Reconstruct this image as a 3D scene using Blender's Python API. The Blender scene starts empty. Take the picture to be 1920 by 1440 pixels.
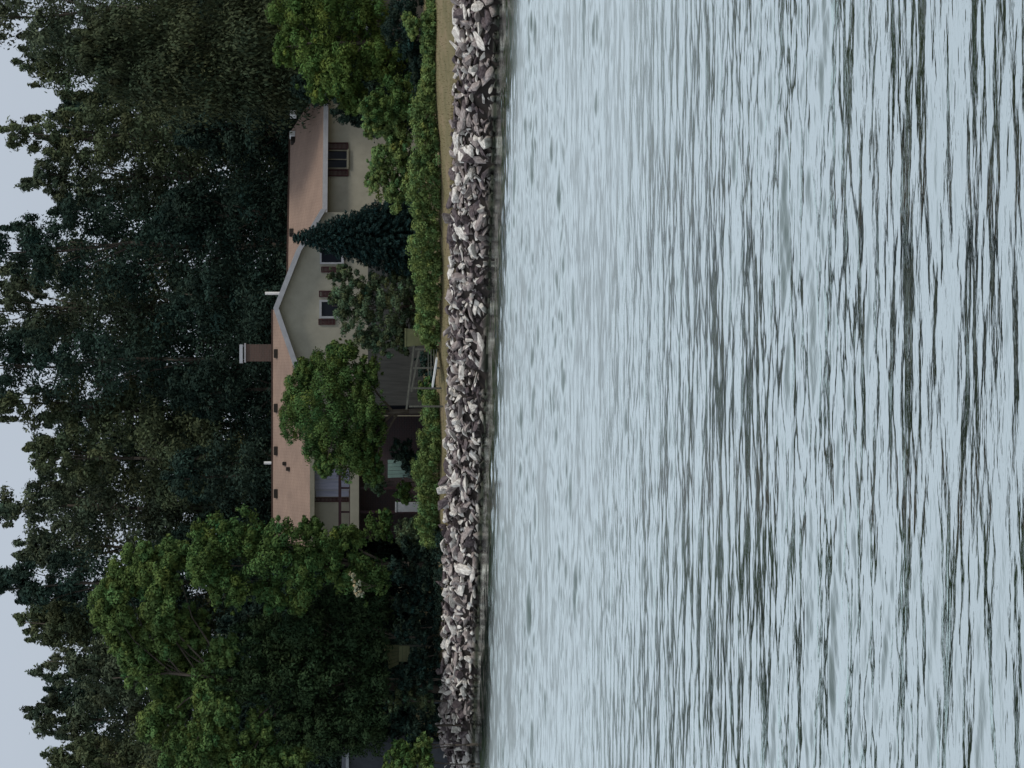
import bpy, bmesh, math, random
import numpy as np
from mathutils import Vector, Matrix
from math import radians as R, sin, cos, pi

random.seed(11); RNG = np.random.default_rng(11)
S = bpy.context.scene
COL = S.collection

# ------------------------------------------------------------------ camera
H = 4.5; F = 5500.0; TH = math.atan(235 / F)
# the photograph was taken with the phone turned on its side: image left is up
cd = bpy.data.cameras.new("camera"); cam = bpy.data.objects.new("camera", cd); COL.objects.link(cam)
cd.sensor_width = 36; cd.lens = F * 36 / 1920; cd.clip_start = 0.5; cd.clip_end = 3000
c_, s_ = cos(TH), sin(TH)
cam.matrix_world = Matrix(((0, 1, 0, 0), (-s_, 0, -c_, 0), (-c_, 0, s_, H), (0, 0, 0, 1)))
S.camera = cam

def P(px, py, Y):
    """point at distance Y seen at pixel px,py of the (sideways) 1920x1440 photograph"""
    a = (1440 - py - 720) / F; b = (px - 960) / F
    t = Y / (c_ - b * s_)
    return Vector((t * a, Y, H + t * (-s_ - b * c_)))
def X(py, Y): return P(725, py, Y).x
def Z(px, Y): return P(px, 720, Y).z
def PXM(Y): return F / Y      # pixels per metre

# ------------------------------------------------------------------ sky and sun
SUN_EL, SUN_AZ = 57, 118      # azimuth measured clockwise from +Y (view direction)
w = bpy.data.worlds.new("World"); S.world = w; w.use_nodes = True
nt = w.node_tree; nt.nodes.clear()
out = nt.nodes.new("ShaderNodeOutputWorld"); bg = nt.nodes.new("ShaderNodeBackground")
sky = nt.nodes.new("ShaderNodeTexSky"); sky.sky_type = 'NISHITA'; sky.sun_disc = False
sky.sun_elevation = R(SUN_EL); sky.sun_rotation = R(SUN_AZ)
tc = nt.nodes.new("ShaderNodeTexCoord"); mp = nt.nodes.new("ShaderNodeMapping"); mp.inputs['Scale'].default_value = (1, 1, 3)
nz = nt.nodes.new("ShaderNodeTexNoise"); nz.inputs['Scale'].default_value = 2.2; nz.inputs['Detail'].default_value = 5
cr = nt.nodes.new("ShaderNodeValToRGB")
cr.color_ramp.elements[0].position = .3; cr.color_ramp.elements[0].color = (5.3, 5.95, 6.95, 1)
cr.color_ramp.elements[1].position = .7; cr.color_ramp.elements[1].color = (6.1, 6.75, 7.6, 1)
sxy = nt.nodes.new("ShaderNodeSeparateXYZ"); zr_ = nt.nodes.new("ShaderNodeMapRange")      # overcast: brighter higher up
zr_.inputs[1].default_value = .10; zr_.inputs[2].default_value = .42; zr_.inputs[3].default_value = 1.0; zr_.inputs[4].default_value = 1.35
mulz = nt.nodes.new("ShaderNodeMixRGB"); mulz.blend_type = 'MULTIPLY'; mulz.inputs[0].default_value = 1
mx = nt.nodes.new("ShaderNodeMixRGB"); mx.inputs[0].default_value = .9      # a nearly closed overcast over the clear sky
L = nt.links.new
L(tc.outputs['Generated'], mp.inputs[0]); L(mp.outputs[0], nz.inputs[0]); L(nz.outputs[0], cr.inputs[0])
L(tc.outputs['Generated'], sxy.inputs[0]); L(sxy.outputs[2], zr_.inputs[0]); L(cr.outputs[0], mulz.inputs[1]); L(zr_.outputs[0], mulz.inputs[2])
L(sky.outputs[0], mx.inputs[1]); L(mulz.outputs[0], mx.inputs[2]); L(mx.outputs[0], bg.inputs[0])
bg.inputs[1].default_value = 0.088; L(bg.outputs[0], out.inputs[0])
sl = bpy.data.lights.new("sun", 'SUN'); sl.energy = 2.0; sl.angle = R(10); sl.color = (1, .95, .86)
so = bpy.data.objects.new("sun", sl); COL.objects.link(so)
az = R(SUN_AZ); el = R(SUN_EL)
sd = Vector((sin(az) * cos(el), cos(az) * cos(el), sin(el)))
so.rotation_euler = (-sd).to_track_quat('-Z', 'Y').to_euler(); so.location = (0, 60, 80)

S.view_settings.view_transform = 'Standard'; S.view_settings.look = 'None'
S.view_settings.exposure = 0; S.view_settings.gamma = 1; S.view_settings.use_curve_mapping = False
S.render.engine = 'CYCLES'
S.cycles.max_bounces = 6; S.cycles.transparent_max_bounces = 8

# ------------------------------------------------------------------ helpers
def tag(o, label=None, cat=None, group=None, kind=None):
    if label: o['label'] = label
    if cat: o['category'] = cat
    if group: o['group'] = group
    if kind: o['kind'] = kind
    return o
def empty(name, loc, label, cat, group=None):
    o = bpy.data.objects.new(name, None); COL.objects.link(o); o.location = loc; o.empty_display_size = .3
    return tag(o, label, cat, group)
def link(name, me, parent=None, mat=None):
    o = bpy.data.objects.new(name, me); COL.objects.link(o)
    if mat is not None: me.materials.append(mat)
    if parent is not None:
        o.parent = parent; p = parent; off = Vector((0, 0, 0))
        while p is not None: off += p.location; p = p.parent
        o.location = -off            # part meshes are modelled in world coordinates
    return o

def mat_base(name, rough=.8):
    m = bpy.data.materials.new(name); m.use_nodes = True
    b = m.node_tree.nodes['Principled BSDF']; b.inputs['Roughness'].default_value = rough
    return m, m.node_tree, b
def noise_mat(name, c1, c2, scale=3, rough=.8, bump=0, detail=6, c3=None, coord='Object', stretch=(1, 1, 1), spec=.3):
    m, t, b = mat_base(name, rough); b.inputs['Specular IOR Level'].default_value = spec
    tc = t.nodes.new("ShaderNodeTexCoord"); mp = t.nodes.new("ShaderNodeMapping"); mp.inputs['Scale'].default_value = stretch
    n = t.nodes.new("ShaderNodeTexNoise"); n.inputs['Scale'].default_value = scale; n.inputs['Detail'].default_value = detail
    n.inputs['Roughness'].default_value = .65
    r = t.nodes.new("ShaderNodeValToRGB"); e = r.color_ramp.elements
    e[0].position = .33; e[0].color = (*c1, 1); e[1].position = .67; e[1].color = (*c2, 1)
    if c3: k = e.new(.5); k.color = (*c3, 1)
    t.links.new(tc.outputs[coord], mp.inputs[0]); t.links.new(mp.outputs[0], n.inputs[0])
    t.links.new(n.outputs[0], r.inputs[0]); t.links.new(r.outputs[0], b.inputs['Base Color'])
    if bump:
        bp = t.nodes.new("ShaderNodeBump"); bp.inputs['Strength'].default_value = bump; bp.inputs['Distance'].default_value = .05
        t.links.new(n.outputs[0], bp.inputs['Height']); t.links.new(bp.outputs[0], b.inputs['Normal'])
    return m
def leaf_mat(name, c):
    m, t, b = mat_base(name, .75); b.inputs['Specular IOR Level'].default_value = .06
    a = t.nodes.new("ShaderNodeAttribute"); a.attribute_name = 'tint'
    mul = t.nodes.new("ShaderNodeMixRGB"); mul.blend_type = 'MULTIPLY'; mul.inputs[0].default_value = 1
    mul.inputs[2].default_value = (*c, 1)
    t.links.new(a.outputs['Color'], mul.inputs[1]); t.links.new(mul.outputs[0], b.inputs['Base Color'])
    tr = t.nodes.new("ShaderNodeBsdfTranslucent"); mix = t.nodes.new("ShaderNodeMixShader"); mix.inputs[0].default_value = .2
    t.links.new(mul.outputs[0], tr.inputs[0])
    o = t.nodes['Material Output']
    t.links.new(b.outputs[0], mix.inputs[1]); t.links.new(tr.outputs[0], mix.inputs[2]); t.links.new(mix.outputs[0], o.inputs[0])
    return m

class MB:
    """collects simple solids (world coordinates), builds ONE mesh"""
    def __init__(s): s.v = []; s.f = []
    def add(s, vs, fs):
        n = len(s.v); s.v += [tuple(v) for v in vs]; s.f += [tuple(n + i for i in f) for f in fs]; return s
    def hexa(s, p):
        return s.add(p, [(0, 3, 2, 1), (4, 5, 6, 7), (0, 1, 5, 4), (1, 2, 6, 5), (2, 3, 7, 6), (3, 0, 4, 7)])
    def box(s, x0, x1, y0, y1, z0, z1):
        return s.hexa([(x0, y0, z0), (x1, y0, z0), (x1, y1, z0), (x0, y1, z0), (x0, y0, z1), (x1, y0, z1), (x1, y1, z1), (x0, y1, z1)])
    def bar(s, a, b, r, r2=None, n=8):
        a = Vector(a); b = Vector(b); r2 = r if r2 is None else r2
        q = (b - a).to_track_quat('Z', 'Y'); vs = []
        for P0, rr in ((a, r), (b, r2)):
            for i in range(n):
                vs.append(P0 + q @ Vector((rr * cos(2 * pi * i / n), rr * sin(2 * pi * i / n), 0)))
        fs = [(i, (i + 1) % n, n + (i + 1) % n, n + i) for i in range(n)] + [tuple(range(n - 1, -1, -1)), tuple(range(n, 2 * n))]
        return s.add(vs, fs)
    def beam(s, a, b, wx, wz):
        """square-section beam between points"""
        a = Vector(a); b = Vector(b); d = (b - a).normalized()
        up = Vector((0, 0, 1)) if abs(d.z) < .9 else Vector((0, 1, 0))
        sx = d.cross(up).normalized() * wx / 2; sz = sx.cross(d).normalized() * wz / 2
        return s.hexa([a - sx - sz, a + sx - sz, a + sx + sz, a - sx + sz, b - sx - sz, b + sx - sz, b + sx + sz, b - sx + sz])
    def build(s, name, mat, parent=None, bevel=0, smooth=False):
        me = bpy.data.meshes.new(name); me.from_pydata(s.v, [], s.f); me.update()
        if bevel:
            bm = bmesh.new(); bm.from_mesh(me)
            bmesh.ops.bevel(bm, geom=bm.edges[:], offset=bevel, segments=1, affect='EDGES'); bm.to_mesh(me); bm.free()
        if smooth: me.polygons.foreach_set('use_smooth', [True] * len(me.polygons))
        return link(name, me, parent, mat)

def fast_mesh(name, verts, faces, attr=None, smooth=False):
    me = bpy.data.meshes.new(name); nv = len(verts); nf, k = faces.shape
    me.vertices.add(nv); me.vertices.foreach_set('co', verts.astype(np.float32).ravel())
    me.loops.add(nf * k); me.loops.foreach_set('vertex_index', faces.astype(np.int32).ravel())
    me.polygons.add(nf); me.polygons.foreach_set('loop_start', np.arange(0, nf * k, k, dtype=np.int32))
    me.polygons.foreach_set('loop_total', np.full(nf, k, dtype=np.int32))
    if smooth: me.polygons.foreach_set('use_smooth', np.ones(nf, dtype=bool))
    me.update(calc_edges=True)
    if attr is not None:
        a = me.color_attributes.new('tint', 'FLOAT_COLOR', 'POINT')
        a.data.foreach_set('color', attr.astype(np.float32).ravel())
    return me

# ------------------------------------------------------------------ shoreline and ground
def shore(x):
    x = np.asarray(x, float)
    y = 152.8 - (x + 20) * 0.986
    y = np.where(x < -24, 152.8 + 3.94 + (-24 - x) * .35, y)
    y = np.where(x > 20, 152.8 - 39.44 - (x - 20) * .25, y)
    return y + .14 * np.sin(x * .9) + .10 * np.sin(x * 2.3 + 1)
SP = np.array([-200, -14, -4, 0, 1.0, 2.3, 3.0, 9.5, 16, 26, 45, 90, 400])
SZ = np.array([-3, -2.2, -1.0, -.12, .75, 1.42, 1.6, 2.2, 2.45, 2.6, 2.9, 3.6, 6])
def ground_z(x, y):
    x = np.asarray(x, float); y = np.asarray(y, float)
    s = y - shore(x); z = np.interp(s, SP, SZ)
    m = np.clip((-9 - x) / 5, 0, 1) * np.clip((s - 3) / 6, 0, 1); m = m * m * (3 - 2 * m)
    z = z + .65 * m
    z = z + np.where(s > 3, .04 * np.sin(x * 1.3 + y * .5) + .03 * np.sin(x * .6 - y * 1.1), 0)
    return z
def gz(x, y): return float(ground_z(x, y))

def build_ground():
    xs = np.concatenate([[-900, -400, -200, -120, -80, -60], np.arange(-50, 50.1, .4), [60, 80, 120, 200, 400, 900]])
    ts = np.concatenate([[-60, -30, -14, -8, -4, -2, -1], np.arange(0, 4, .25), np.arange(4, 20, .6), np.arange(20, 60, 3), [70, 100, 160, 300, 700, 1500]])
    Xg, Tg = np.meshgrid(xs, ts); Yg = shore(Xg) + Tg
    Zg = ground_z(Xg, Yg)
    Zg = np.where(Tg > 400, 6, Zg)
    v = np.stack([Xg, Yg, Zg], -1).reshape(-1, 3); nx = len(xs); ny = len(ts)
    i = np.arange(nx - 1)[None] + nx * np.arange(ny - 1)[:, None]; i = i.ravel()
    f = np.stack([i, i + 1, i + nx + 1, i + nx], 1)
    me = fast_mesh('ground', v, f, smooth=True)
    m, t, b = mat_base('lawn_ground', .95); b.inputs['Specular IOR Level'].default_value = .1
    g = t.nodes.new("ShaderNodeNewGeometry"); n = t.nodes.new("ShaderNodeTexNoise"); n.inputs['Scale'].default_value = .8; n.inputs['Detail'].default_value = 8
    r = t.nodes.new("ShaderNodeValToRGB"); e = r.color_ramp.elements
    e[0].position = .3; e[0].color = (.13, .115, .06, 1); e[1].position = .7; e[1].color = (.215, .165, .10, 1)
    k = e.new(.5); k.color = (.17, .142, .078, 1)
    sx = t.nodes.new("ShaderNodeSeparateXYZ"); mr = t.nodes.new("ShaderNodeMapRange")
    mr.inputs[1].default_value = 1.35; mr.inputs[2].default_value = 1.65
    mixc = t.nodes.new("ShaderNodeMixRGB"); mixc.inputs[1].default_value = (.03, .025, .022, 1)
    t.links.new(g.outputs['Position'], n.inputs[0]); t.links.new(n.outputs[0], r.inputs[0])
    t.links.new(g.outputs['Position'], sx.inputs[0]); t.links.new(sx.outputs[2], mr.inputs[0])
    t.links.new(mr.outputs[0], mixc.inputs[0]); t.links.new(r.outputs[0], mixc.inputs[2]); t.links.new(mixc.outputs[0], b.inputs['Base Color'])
    n2 = t.nodes.new("ShaderNodeTexNoise"); n2.inputs['Scale'].default_value = 25; n2.inputs['Detail'].default_value = 3
    bp = t.nodes.new("ShaderNodeBump"); bp.inputs['Strength'].default_value = .6; bp.inputs['Distance'].default_value = .05
    t.links.new(g.outputs['Position'], n2.inputs[0]); t.links.new(n2.outputs[0], bp.inputs['Height']); t.links.new(bp.outputs[0], b.inputs['Normal'])
    tag(link('ground', me, None, m), kind='structure')
build_ground()

# ------------------------------------------------------------------ water
def build_water():
    ys = [16.0]
    while ys[-1] < 165: ys.append(ys[-1] + float(np.interp(ys[-1], [16, 30, 60, 100, 165], [.03, .042, .065, .10, .14])))
    ys = np.array([-300, -100, -20, 5, 13] + ys + [175, 185])
    nc = 700
    tt = np.linspace(-1, 1, nc)
    hw = 3.0 + np.clip(ys, 5, 170) * .185
    inner = tt[None] * hw[:, None]
    outer = np.array([1.15, 1.6, 3, 8])
    far = [hw[:, None] * o + (900 if o == 8 else 0) for o in outer]
    Xg = np.concatenate([-f for f in far[::-1]] + [inner] + far, 1)
    Yg = np.repeat(ys[:, None], Xg.shape[1], 1)
    g = np.random.default_rng(5)
    h = np.zeros_like(Xg)
    dy = np.gradient(ys)[:, None]; dist = Yg
    lams = np.concatenate([np.exp(g.uniform(np.log(.16), np.log(1.3), 90)), np.exp(g.uniform(np.log(1.3), np.log(4.2), 30))])
    # gusts: patches of rougher and calmer water
    gust = np.zeros_like(Xg)
    for _ in range(14):
        kx = g.normal(0, .35); ky = g.normal(0, .28); gust += np.sin(kx * Xg + ky * Yg + g.uniform(0, 6.28))
    gust = np.clip(.95 + .14 * gust / 1.6, .65, 1.5)
    sp = shore(Xg) - Yg                                  # distance to the shore
    calm = np.clip((sp - 3) / 22, .0, 1); calm = .14 + .86 * calm ** .8
    calm = calm * np.interp(Yg, [25, 45, 75, 120], [.95, 1.12, 1.6, 2.1])
    nearf = np.interp(Yg, [16, 24, 40], [.55, .8, 1])    # lee of the near bank
    for lam in lams:
        th = g.normal(0, .27 if lam > .4 else .4) + .05
        k = 2 * pi / lam
        slope = .0135 if lam < 1.3 else .0105
        a = slope / k
        att = np.clip((lam / np.maximum(dy, .01) - 2.2) / 1.5, 0, 1)
        att = att * np.clip((lam / (hw[:, None] * 2 / nc) - 2.2) / 1.5, 0, 1)
        ph = k * (sin(th) * Xg + cos(th) * Yg) + g.uniform(0, 6.28)
        ph = ph + .6 * np.sin(.37 * k * (cos(th) * Xg - sin(th) * Yg) * .5 + g.uniform(0, 6))
        sn = np.sin(ph)
        h += a * att * (sn + .22 * np.cos(2 * ph))
    edge = np.clip((1.02 - np.abs(Xg) / hw[:, None]) / .02, 0, 1)
    h *= gust * calm * nearf * np.where(np.abs(Xg) > hw[:, None] * 1.01, 0, 1)
    v = np.stack([Xg, Yg, h], -1).reshape(-1, 3); nx = Xg.shape[1]; ny = len(ys)
    i = (np.arange(nx - 1)[None] + nx * np.arange(ny - 1)[:, None]).ravel()
    f = np.stack([i, i + 1, i + nx + 1, i + nx], 1)
    me = fast_mesh('lake_water', v, f, smooth=True)
    m, t, b = mat_base('water', .06)
    o = t.nodes['Material Output']; t.nodes.remove(b)
    gl = t.nodes.new("ShaderNodeBsdfGlossy"); gl.inputs['Roughness'].default_value = .055; gl.inputs['Color'].default_value = (.905, .965, .935, 1)
    df = t.nodes.new("ShaderNodeBsdfDiffuse"); df.inputs['Color'].default_value = (.045, .068, .058, 1)
    fr = t.nodes.new("ShaderNodeFresnel"); fr.inputs['IOR'].default_value = 1.34
    rp = t.nodes.new("ShaderNodeValToRGB"); e = rp.color_ramp.elements
    e[0].position = .02; e[0].color = (.02, .02, .02, 1); e[1].position = .36; e[1].color = (1, 1, 1, 1)
    k = e.new(.11); k.color = (.38, .38, .38, 1); k = e.new(.2); k.color = (.85, .85, .85, 1)
    mix = t.nodes.new("ShaderNodeMixShader")
    g2 = t.nodes.new("ShaderNodeNewGeometry"); mp = t.nodes.new("ShaderNodeMapping"); mp.inputs['Scale'].default_value = (.7, 1.6, 1)
    n = t.nodes.new("ShaderNodeTexNoise"); n.inputs['Scale'].default_value = 5; n.inputs['Detail'].default_value = 3
    bp = t.nodes.new("ShaderNodeBump"); bp.inputs['Strength'].default_value = .4; bp.inputs['Distance'].default_value = .02
    t.links.new(g2.outputs['Position'], mp.inputs[0]); t.links.new(mp.outputs[0], n.inputs[0]); t.links.new(n.outputs[0], bp.inputs['Height'])
    sy = t.nodes.new("ShaderNodeSeparateXYZ"); ay = t.nodes.new("ShaderNodeMath"); ay.operation = 'MULTIPLY_ADD'; ay.inputs[1].default_value = .986
    t.links.new(g2.outputs['Position'], sy.inputs[0]); t.links.new(sy.outputs[0], ay.inputs[0]); t.links.new(sy.outputs[1], ay.inputs[2])
    rr_ = t.nodes.new("ShaderNodeValToRGB"); ee = rr_.color_ramp.elements      # fine wind ripple roughness: smooth under both banks, rougher in the open lake
    ee[0].position = .22; ee[0].color = (.075,) * 3 + (1,); ee[1].position = .46; ee[1].color = (.28,) * 3 + (1,)
    q_ = ee.new(.82); q_.color = (.32,) * 3 + (1,); q_ = ee.new(.93); q_.color = (.07,) * 3 + (1,)
    mr_ = t.nodes.new("ShaderNodeMapRange"); mr_.inputs[1].default_value = 0; mr_.inputs[2].default_value = 133
    t.links.new(ay.outputs[0], mr_.inputs[0]); t.links.new(mr_.outputs[0], rr_.inputs[0]); t.links.new(rr_.outputs[0], gl.inputs['Roughness'])
    for nd in (gl, df, fr): t.links.new(bp.outputs[0], nd.inputs['Normal'])
    t.links.new(fr.outputs[0], rp.inputs[0]); t.links.new(rp.outputs[0], mix.inputs[0])
    t.links.new(df.outputs[0], mix.inputs[1]); t.links.new(gl.outputs[0], mix.inputs[2]); t.links.new(mix.outputs[0], o.inputs[0])
    tag(link('lake_water', me, None, m), kind='structure')
build_water()

# ------------------------------------------------------------------ house
M = {}
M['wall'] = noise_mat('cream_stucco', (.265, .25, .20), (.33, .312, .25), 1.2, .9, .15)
M['stone'] = noise_mat('grey_siding', (.045, .047, .047), (.075, .077, .075), 1.5, .9, .2, stretch=(6, 6, .6))  # tree shade over the lower wall is put into this dark colour
def brick_mat(name, c1, c2, mortar, scale=1):
    m, t, b = mat_base(name, .9); g = t.nodes.new("ShaderNodeTexCoord"); sp = t.nodes.new("ShaderNodeSeparateXYZ"); cb = t.nodes.new("ShaderNodeCombineXYZ")
    br = t.nodes.new("ShaderNodeTexBrick"); br.inputs['Color1'].default_value = (*c1, 1); br.inputs['Color2'].default_value = (*c2, 1); br.inputs['Mortar'].default_value = (*mortar, 1)
    br.inputs['Scale'].default_value = scale; br.inputs['Brick Width'].default_value = .24; br.inputs['Row Height'].default_value = .09; br.inputs['Mortar Size'].default_value = .008
    t.links.new(g.outputs['Object'], sp.inputs[0]); t.links.new(sp.outputs[0], cb.inputs[0]); t.links.new(sp.outputs[2], cb.inputs[1])
    t.links.new(cb.outputs[0], br.inputs[0]); t.links.new(br.outputs[0], b.inputs['Base Color']); return m
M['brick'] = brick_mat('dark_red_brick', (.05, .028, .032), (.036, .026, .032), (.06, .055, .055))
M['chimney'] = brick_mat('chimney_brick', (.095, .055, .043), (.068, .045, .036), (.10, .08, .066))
def shingle_mat():
    m, t, b = mat_base('tan_shingles', .9); b.inputs['Specular IOR Level'].default_value = .15
    g = t.nodes.new("ShaderNodeTexCoord"); sp = t.nodes.new("ShaderNodeSeparateXYZ"); cb = t.nodes.new("ShaderNodeCombineXYZ")
    br = t.nodes.new("ShaderNodeTexBrick"); br.inputs['Color1'].default_value = (.238, .168, .13, 1); br.inputs['Color2'].default_value = (.212, .149, .115, 1); br.inputs['Mortar'].default_value = (.165, .108, .086, 1)
    br.inputs['Scale'].default_value = 1; br.inputs['Brick Width'].default_value = .33; br.inputs['Row Height'].default_value = .145; br.inputs['Mortar Size'].default_value = .01
    n = t.nodes.new("ShaderNodeTexNoise"); n.inputs['Scale'].default_value = .7; n.inputs['Detail'].default_value = 6
    r = t.nodes.new("ShaderNodeValToRGB"); r.color_ramp.elements[0].position = .3; r.color_ramp.elements[0].color = (.86, .86, .86, 1); r.color_ramp.elements[1].position = .7; r.color_ramp.elements[1].color = (1.06, 1.05, 1.03, 1)
    mu = t.nodes.new("ShaderNodeMixRGB"); mu.blend_type = 'MULTIPLY'; mu.inputs[0].default_value = 1
    t.links.new(g.outputs['Object'], sp.inputs[0]); t.links.new(sp.outputs[0], cb.inputs[0]); t.links.new(sp.outputs[1], cb.inputs[1])
    t.links.new(cb.outputs[0], br.inputs[0]); t.links.new(g.outputs['Object'], n.inputs[0]); t.links.new(n.outputs[0], r.inputs[0])
    t.links.new(br.outputs[0], mu.inputs[1]); t.links.new(r.outputs[0], mu.inputs[2]); t.links.new(mu.outputs[0], b.inputs['Base Color']); return m
M['roof'] = shingle_mat()
M['trim'] = noise_mat('grey_white_trim', (.27, .27, .285), (.34, .34, .355), 3, .6)
M['soffit'] = noise_mat('soffit', (.20, .19, .14), (.25, .23, .18), 3, .8)
M['shutter'] = noise_mat('maroon_shutter', (.032, .01, .012), (.055, .015, .016), 6, .6)
M['rail'] = noise_mat('dark_brown_rail', (.018, .008, .012), (.04, .014, .018), 5, .6)
M['white'] = noise_mat('white_paint', (.62, .62, .6), (.74, .74, .72), 4, .5)
M['curtain'] = noise_mat('lilac_curtain', (.24, .25, .33), (.36, .36, .45), 1.5, .9, stretch=(8, 1, .5))
M['ridge'] = noise_mat('dark_ridge', (.05, .03, .025), (.08, .05, .04), 5, .9)
M['trimd'] = noise_mat('blue_grey_steel', (.10, .12, .14), (.16, .18, .21), 4, .5)
M['metal'] = noise_mat('pale_metal', (.30, .32, .34), (.40, .41, .44), 4, .4)
M['black'] = noise_mat('black_vent', (.012, .01, .008), (.025, .02, .015), 8, .8)
M['wood'] = noise_mat('weathered_wood', (.055, .055, .045), (.11, .11, .092), 4, .9, .2, stretch=(1, 1, 6))
M['teal'] = noise_mat('teal_paint', (.10, .17, .155), (.15, .23, .21), 4, .6)
M['yellow'] = noise_mat('mustard_paint', (.085, .092, .042), (.125, .13, .062), 3, .7)
M['post'] = noise_mat('pale_post', (.33, .33, .27), (.42, .42, .34), 4, .7)
mg, tg_, bg_ = mat_base('window_glass', .08); bg_.inputs['Base Color'].default_value = (.012, .014, .02, 1); bg_.inputs['Specular IOR Level'].default_value = .08; M['glass'] = mg
mb, tb_, bb_ = mat_base('light_box', .5)

class Fr:
    """vertical plane frame: s along the wall, t backwards from it"""
    def __init__(f, x, y, ang=0):
        f.o = Vector((x, y, 0)); f.d = Vector((cos(R(ang)), sin(R(ang)), 0)); f.n = Vector((-sin(R(ang)), cos(R(ang)), 0))
    def w(f, s, t, z): return f.o + f.d * s + f.n * t + Vector((0, 0, z))
    def sz(f, px, py, t=0):
        """wall coordinates of the wall point seen at px,py (plane offset t)"""
        a = P(px, py, 100); c = Vector((0, 0, H)); r = a - c; o = f.o + f.n * t
        k = (o - Vector((0, 0, 0))).dot(f.n) / r.dot(f.n); q = c + r * k
        return (q - f.o).dot(f.d), q.z
    def box(f, mb, s0, s1, t0, t1, z0, z1):
        W = f.w
        return mb.hexa([W(s0, t0, z0), W(s1, t0, z0), W(s1, t1, z0), W(s0, t1, z0), W(s0, t0, z1), W(s1, t0, z1), W(s1, t1, z1), W(s0, t1, z1)])
    def pbox(f, mb, px0, px1, py0, py1, t0, t1):
        """box whose face on plane t0 covers image px0..px1 (top..bottom), py0..py1"""
        s1, z1 = f.sz(px0, min(py0, py1), t0); s0, z0 = f.sz(px1, max(py0, py1), t0)
        return f.box(mb, s0, s1, t0, t1, z0, z1)

house = empty('house', (2, 158, 2.4), 'two storey cream house with tan shingle roof, maroon shutters and brick chimney', 'house')
GZ = 1.9
A = Fr(0, 155, 0)        # main block front wall
G = Fr(0, 153.2, 0)      # gable front
Wg = Fr(X(500, 155), 155.0, 26)   # right wing, turned back a little

def roof_prism(fr, s0, s1, t_e, z_e, t_r, z_r, thick=.16, back=True):
    m = MB(); W = fr.w
    m.hexa([W(s0, t_e, z_e - thick), W(s1, t_e, z_e - thick), W(s1, t_r, z_r - thick), W(s0, t_r, z_r - thick),
            W(s0, t_e, z_e), W(s1, t_e, z_e), W(s1, t_r, z_r), W(s0, t_r, z_r)])
    if back:
        t2 = t_r + (t_r - t_e)
        m.hexa([W(s0, t_r + .003, z_r - thick), W(s1, t_r + .003, z_r - thick), W(s1, t2, z_e - thick), W(s0, t2, z_e - thick),
                W(s0, t_r + .003, z_r), W(s1, t_r + .003, z_r), W(s1, t2, z_e), W(s0, t2, z_e)])
    return m

# main block
sL = A.sz(700, 1010)[0]; sR = X(579, 158)
ze = A.sz(581, 800, -.7)[1]
YR = 160.5; zr = Z(510.5, YR)
mb_ = MB(); A.box(mb_, sL, sR, 0, .25, Z(668, 155), ze - .14)
A.box(mb_, sL, sL + .25, .25, 11, GZ, ze - .14); A.box(mb_, sR - .25, sR, .25, 11, GZ, ze - .14); A.box(mb_, sL, sR, 10.75, 11, GZ, ze - .14)
wall = mb_.build('wall', M['wall'], house)
rf = roof_prism(A, sL - .4, sR + .0, -.7, ze, YR - 155, zr).build('roof', M['roof'], house)
mb_ = MB(); A.box(mb_, sL - .4, sR + .2, -.74, -.703, ze - .24, ze - .01); mb_.build('fascia', M['soffit'], house)
# lower storey of the main block
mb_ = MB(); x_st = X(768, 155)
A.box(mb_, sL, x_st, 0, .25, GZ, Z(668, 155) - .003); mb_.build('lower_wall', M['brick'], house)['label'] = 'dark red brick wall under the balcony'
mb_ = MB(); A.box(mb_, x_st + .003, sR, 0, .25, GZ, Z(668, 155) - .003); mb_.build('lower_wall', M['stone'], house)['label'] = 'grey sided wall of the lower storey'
# dark patio door and pale post
mb_ = MB(); A.pbox(mb_, 702, 800, 754, 767, -.03, .05)
dr = mb_.build('patio_door', M['glass'], house); dr['label'] = 'dark patio door beside the pale post'
mb_ = MB(); B0 = Fr(0, 153.1, 0)
B0.pbox(mb_, 700, 800, 768.5, 773, 0, .13); mb_.build('porch_post', M['post'], house)
mb_ = MB(); B0.pbox(mb_, 700, 800, 778.5, 780.5, 0, .08); mb_.build('porch_post', M['soffit'], house)

# gable front: wall polygon + bargeboards + its roof
pk = G.sz(513.5, 578, -.4)
pl = G.sz(581, 772, -.4); pr = G.sz(603, 392, -.4)
pm = G.sz(556, 470, -.4)
gl_, gr_ = G.sz(600, 760)[0], G.sz(600, 398)[0]
def interp_top(s):
    pts = [pl, pk, pm, pr]
    return float(np.interp(s, [p[0] for p in pts], [p[1] for p in pts]))
ss = [gl_, pk[0], pm[0], gr_]
zsp = Z(690, 153.2)
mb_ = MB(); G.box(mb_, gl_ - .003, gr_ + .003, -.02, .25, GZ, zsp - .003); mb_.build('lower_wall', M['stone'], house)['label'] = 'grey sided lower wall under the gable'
mb_ = MB(); tops = [interp_top(s) - .17 for s in ss]
for i in range(3):
    a, b = ss[i], ss[i + 1]
    W = G.w
    mb_.hexa([W(a, 0, zsp), W(b, 0, zsp), W(b, .25, zsp), W(a, .25, zsp), W(a, 0, tops[i]), W(b, 0, tops[i + 1]), W(b, .25, tops[i + 1]), W(a, .25, tops[i])])
G.box(mb_, gl_, gl_ + .2, .25, 1.85, GZ, tops[0]); G.box(mb_, gr_ - .2, gr_, .25, 1.5, GZ, tops[3])
mb_.build('gable_wall', M['wall'], house)
mb_ = MB(); W = G.w
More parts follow.
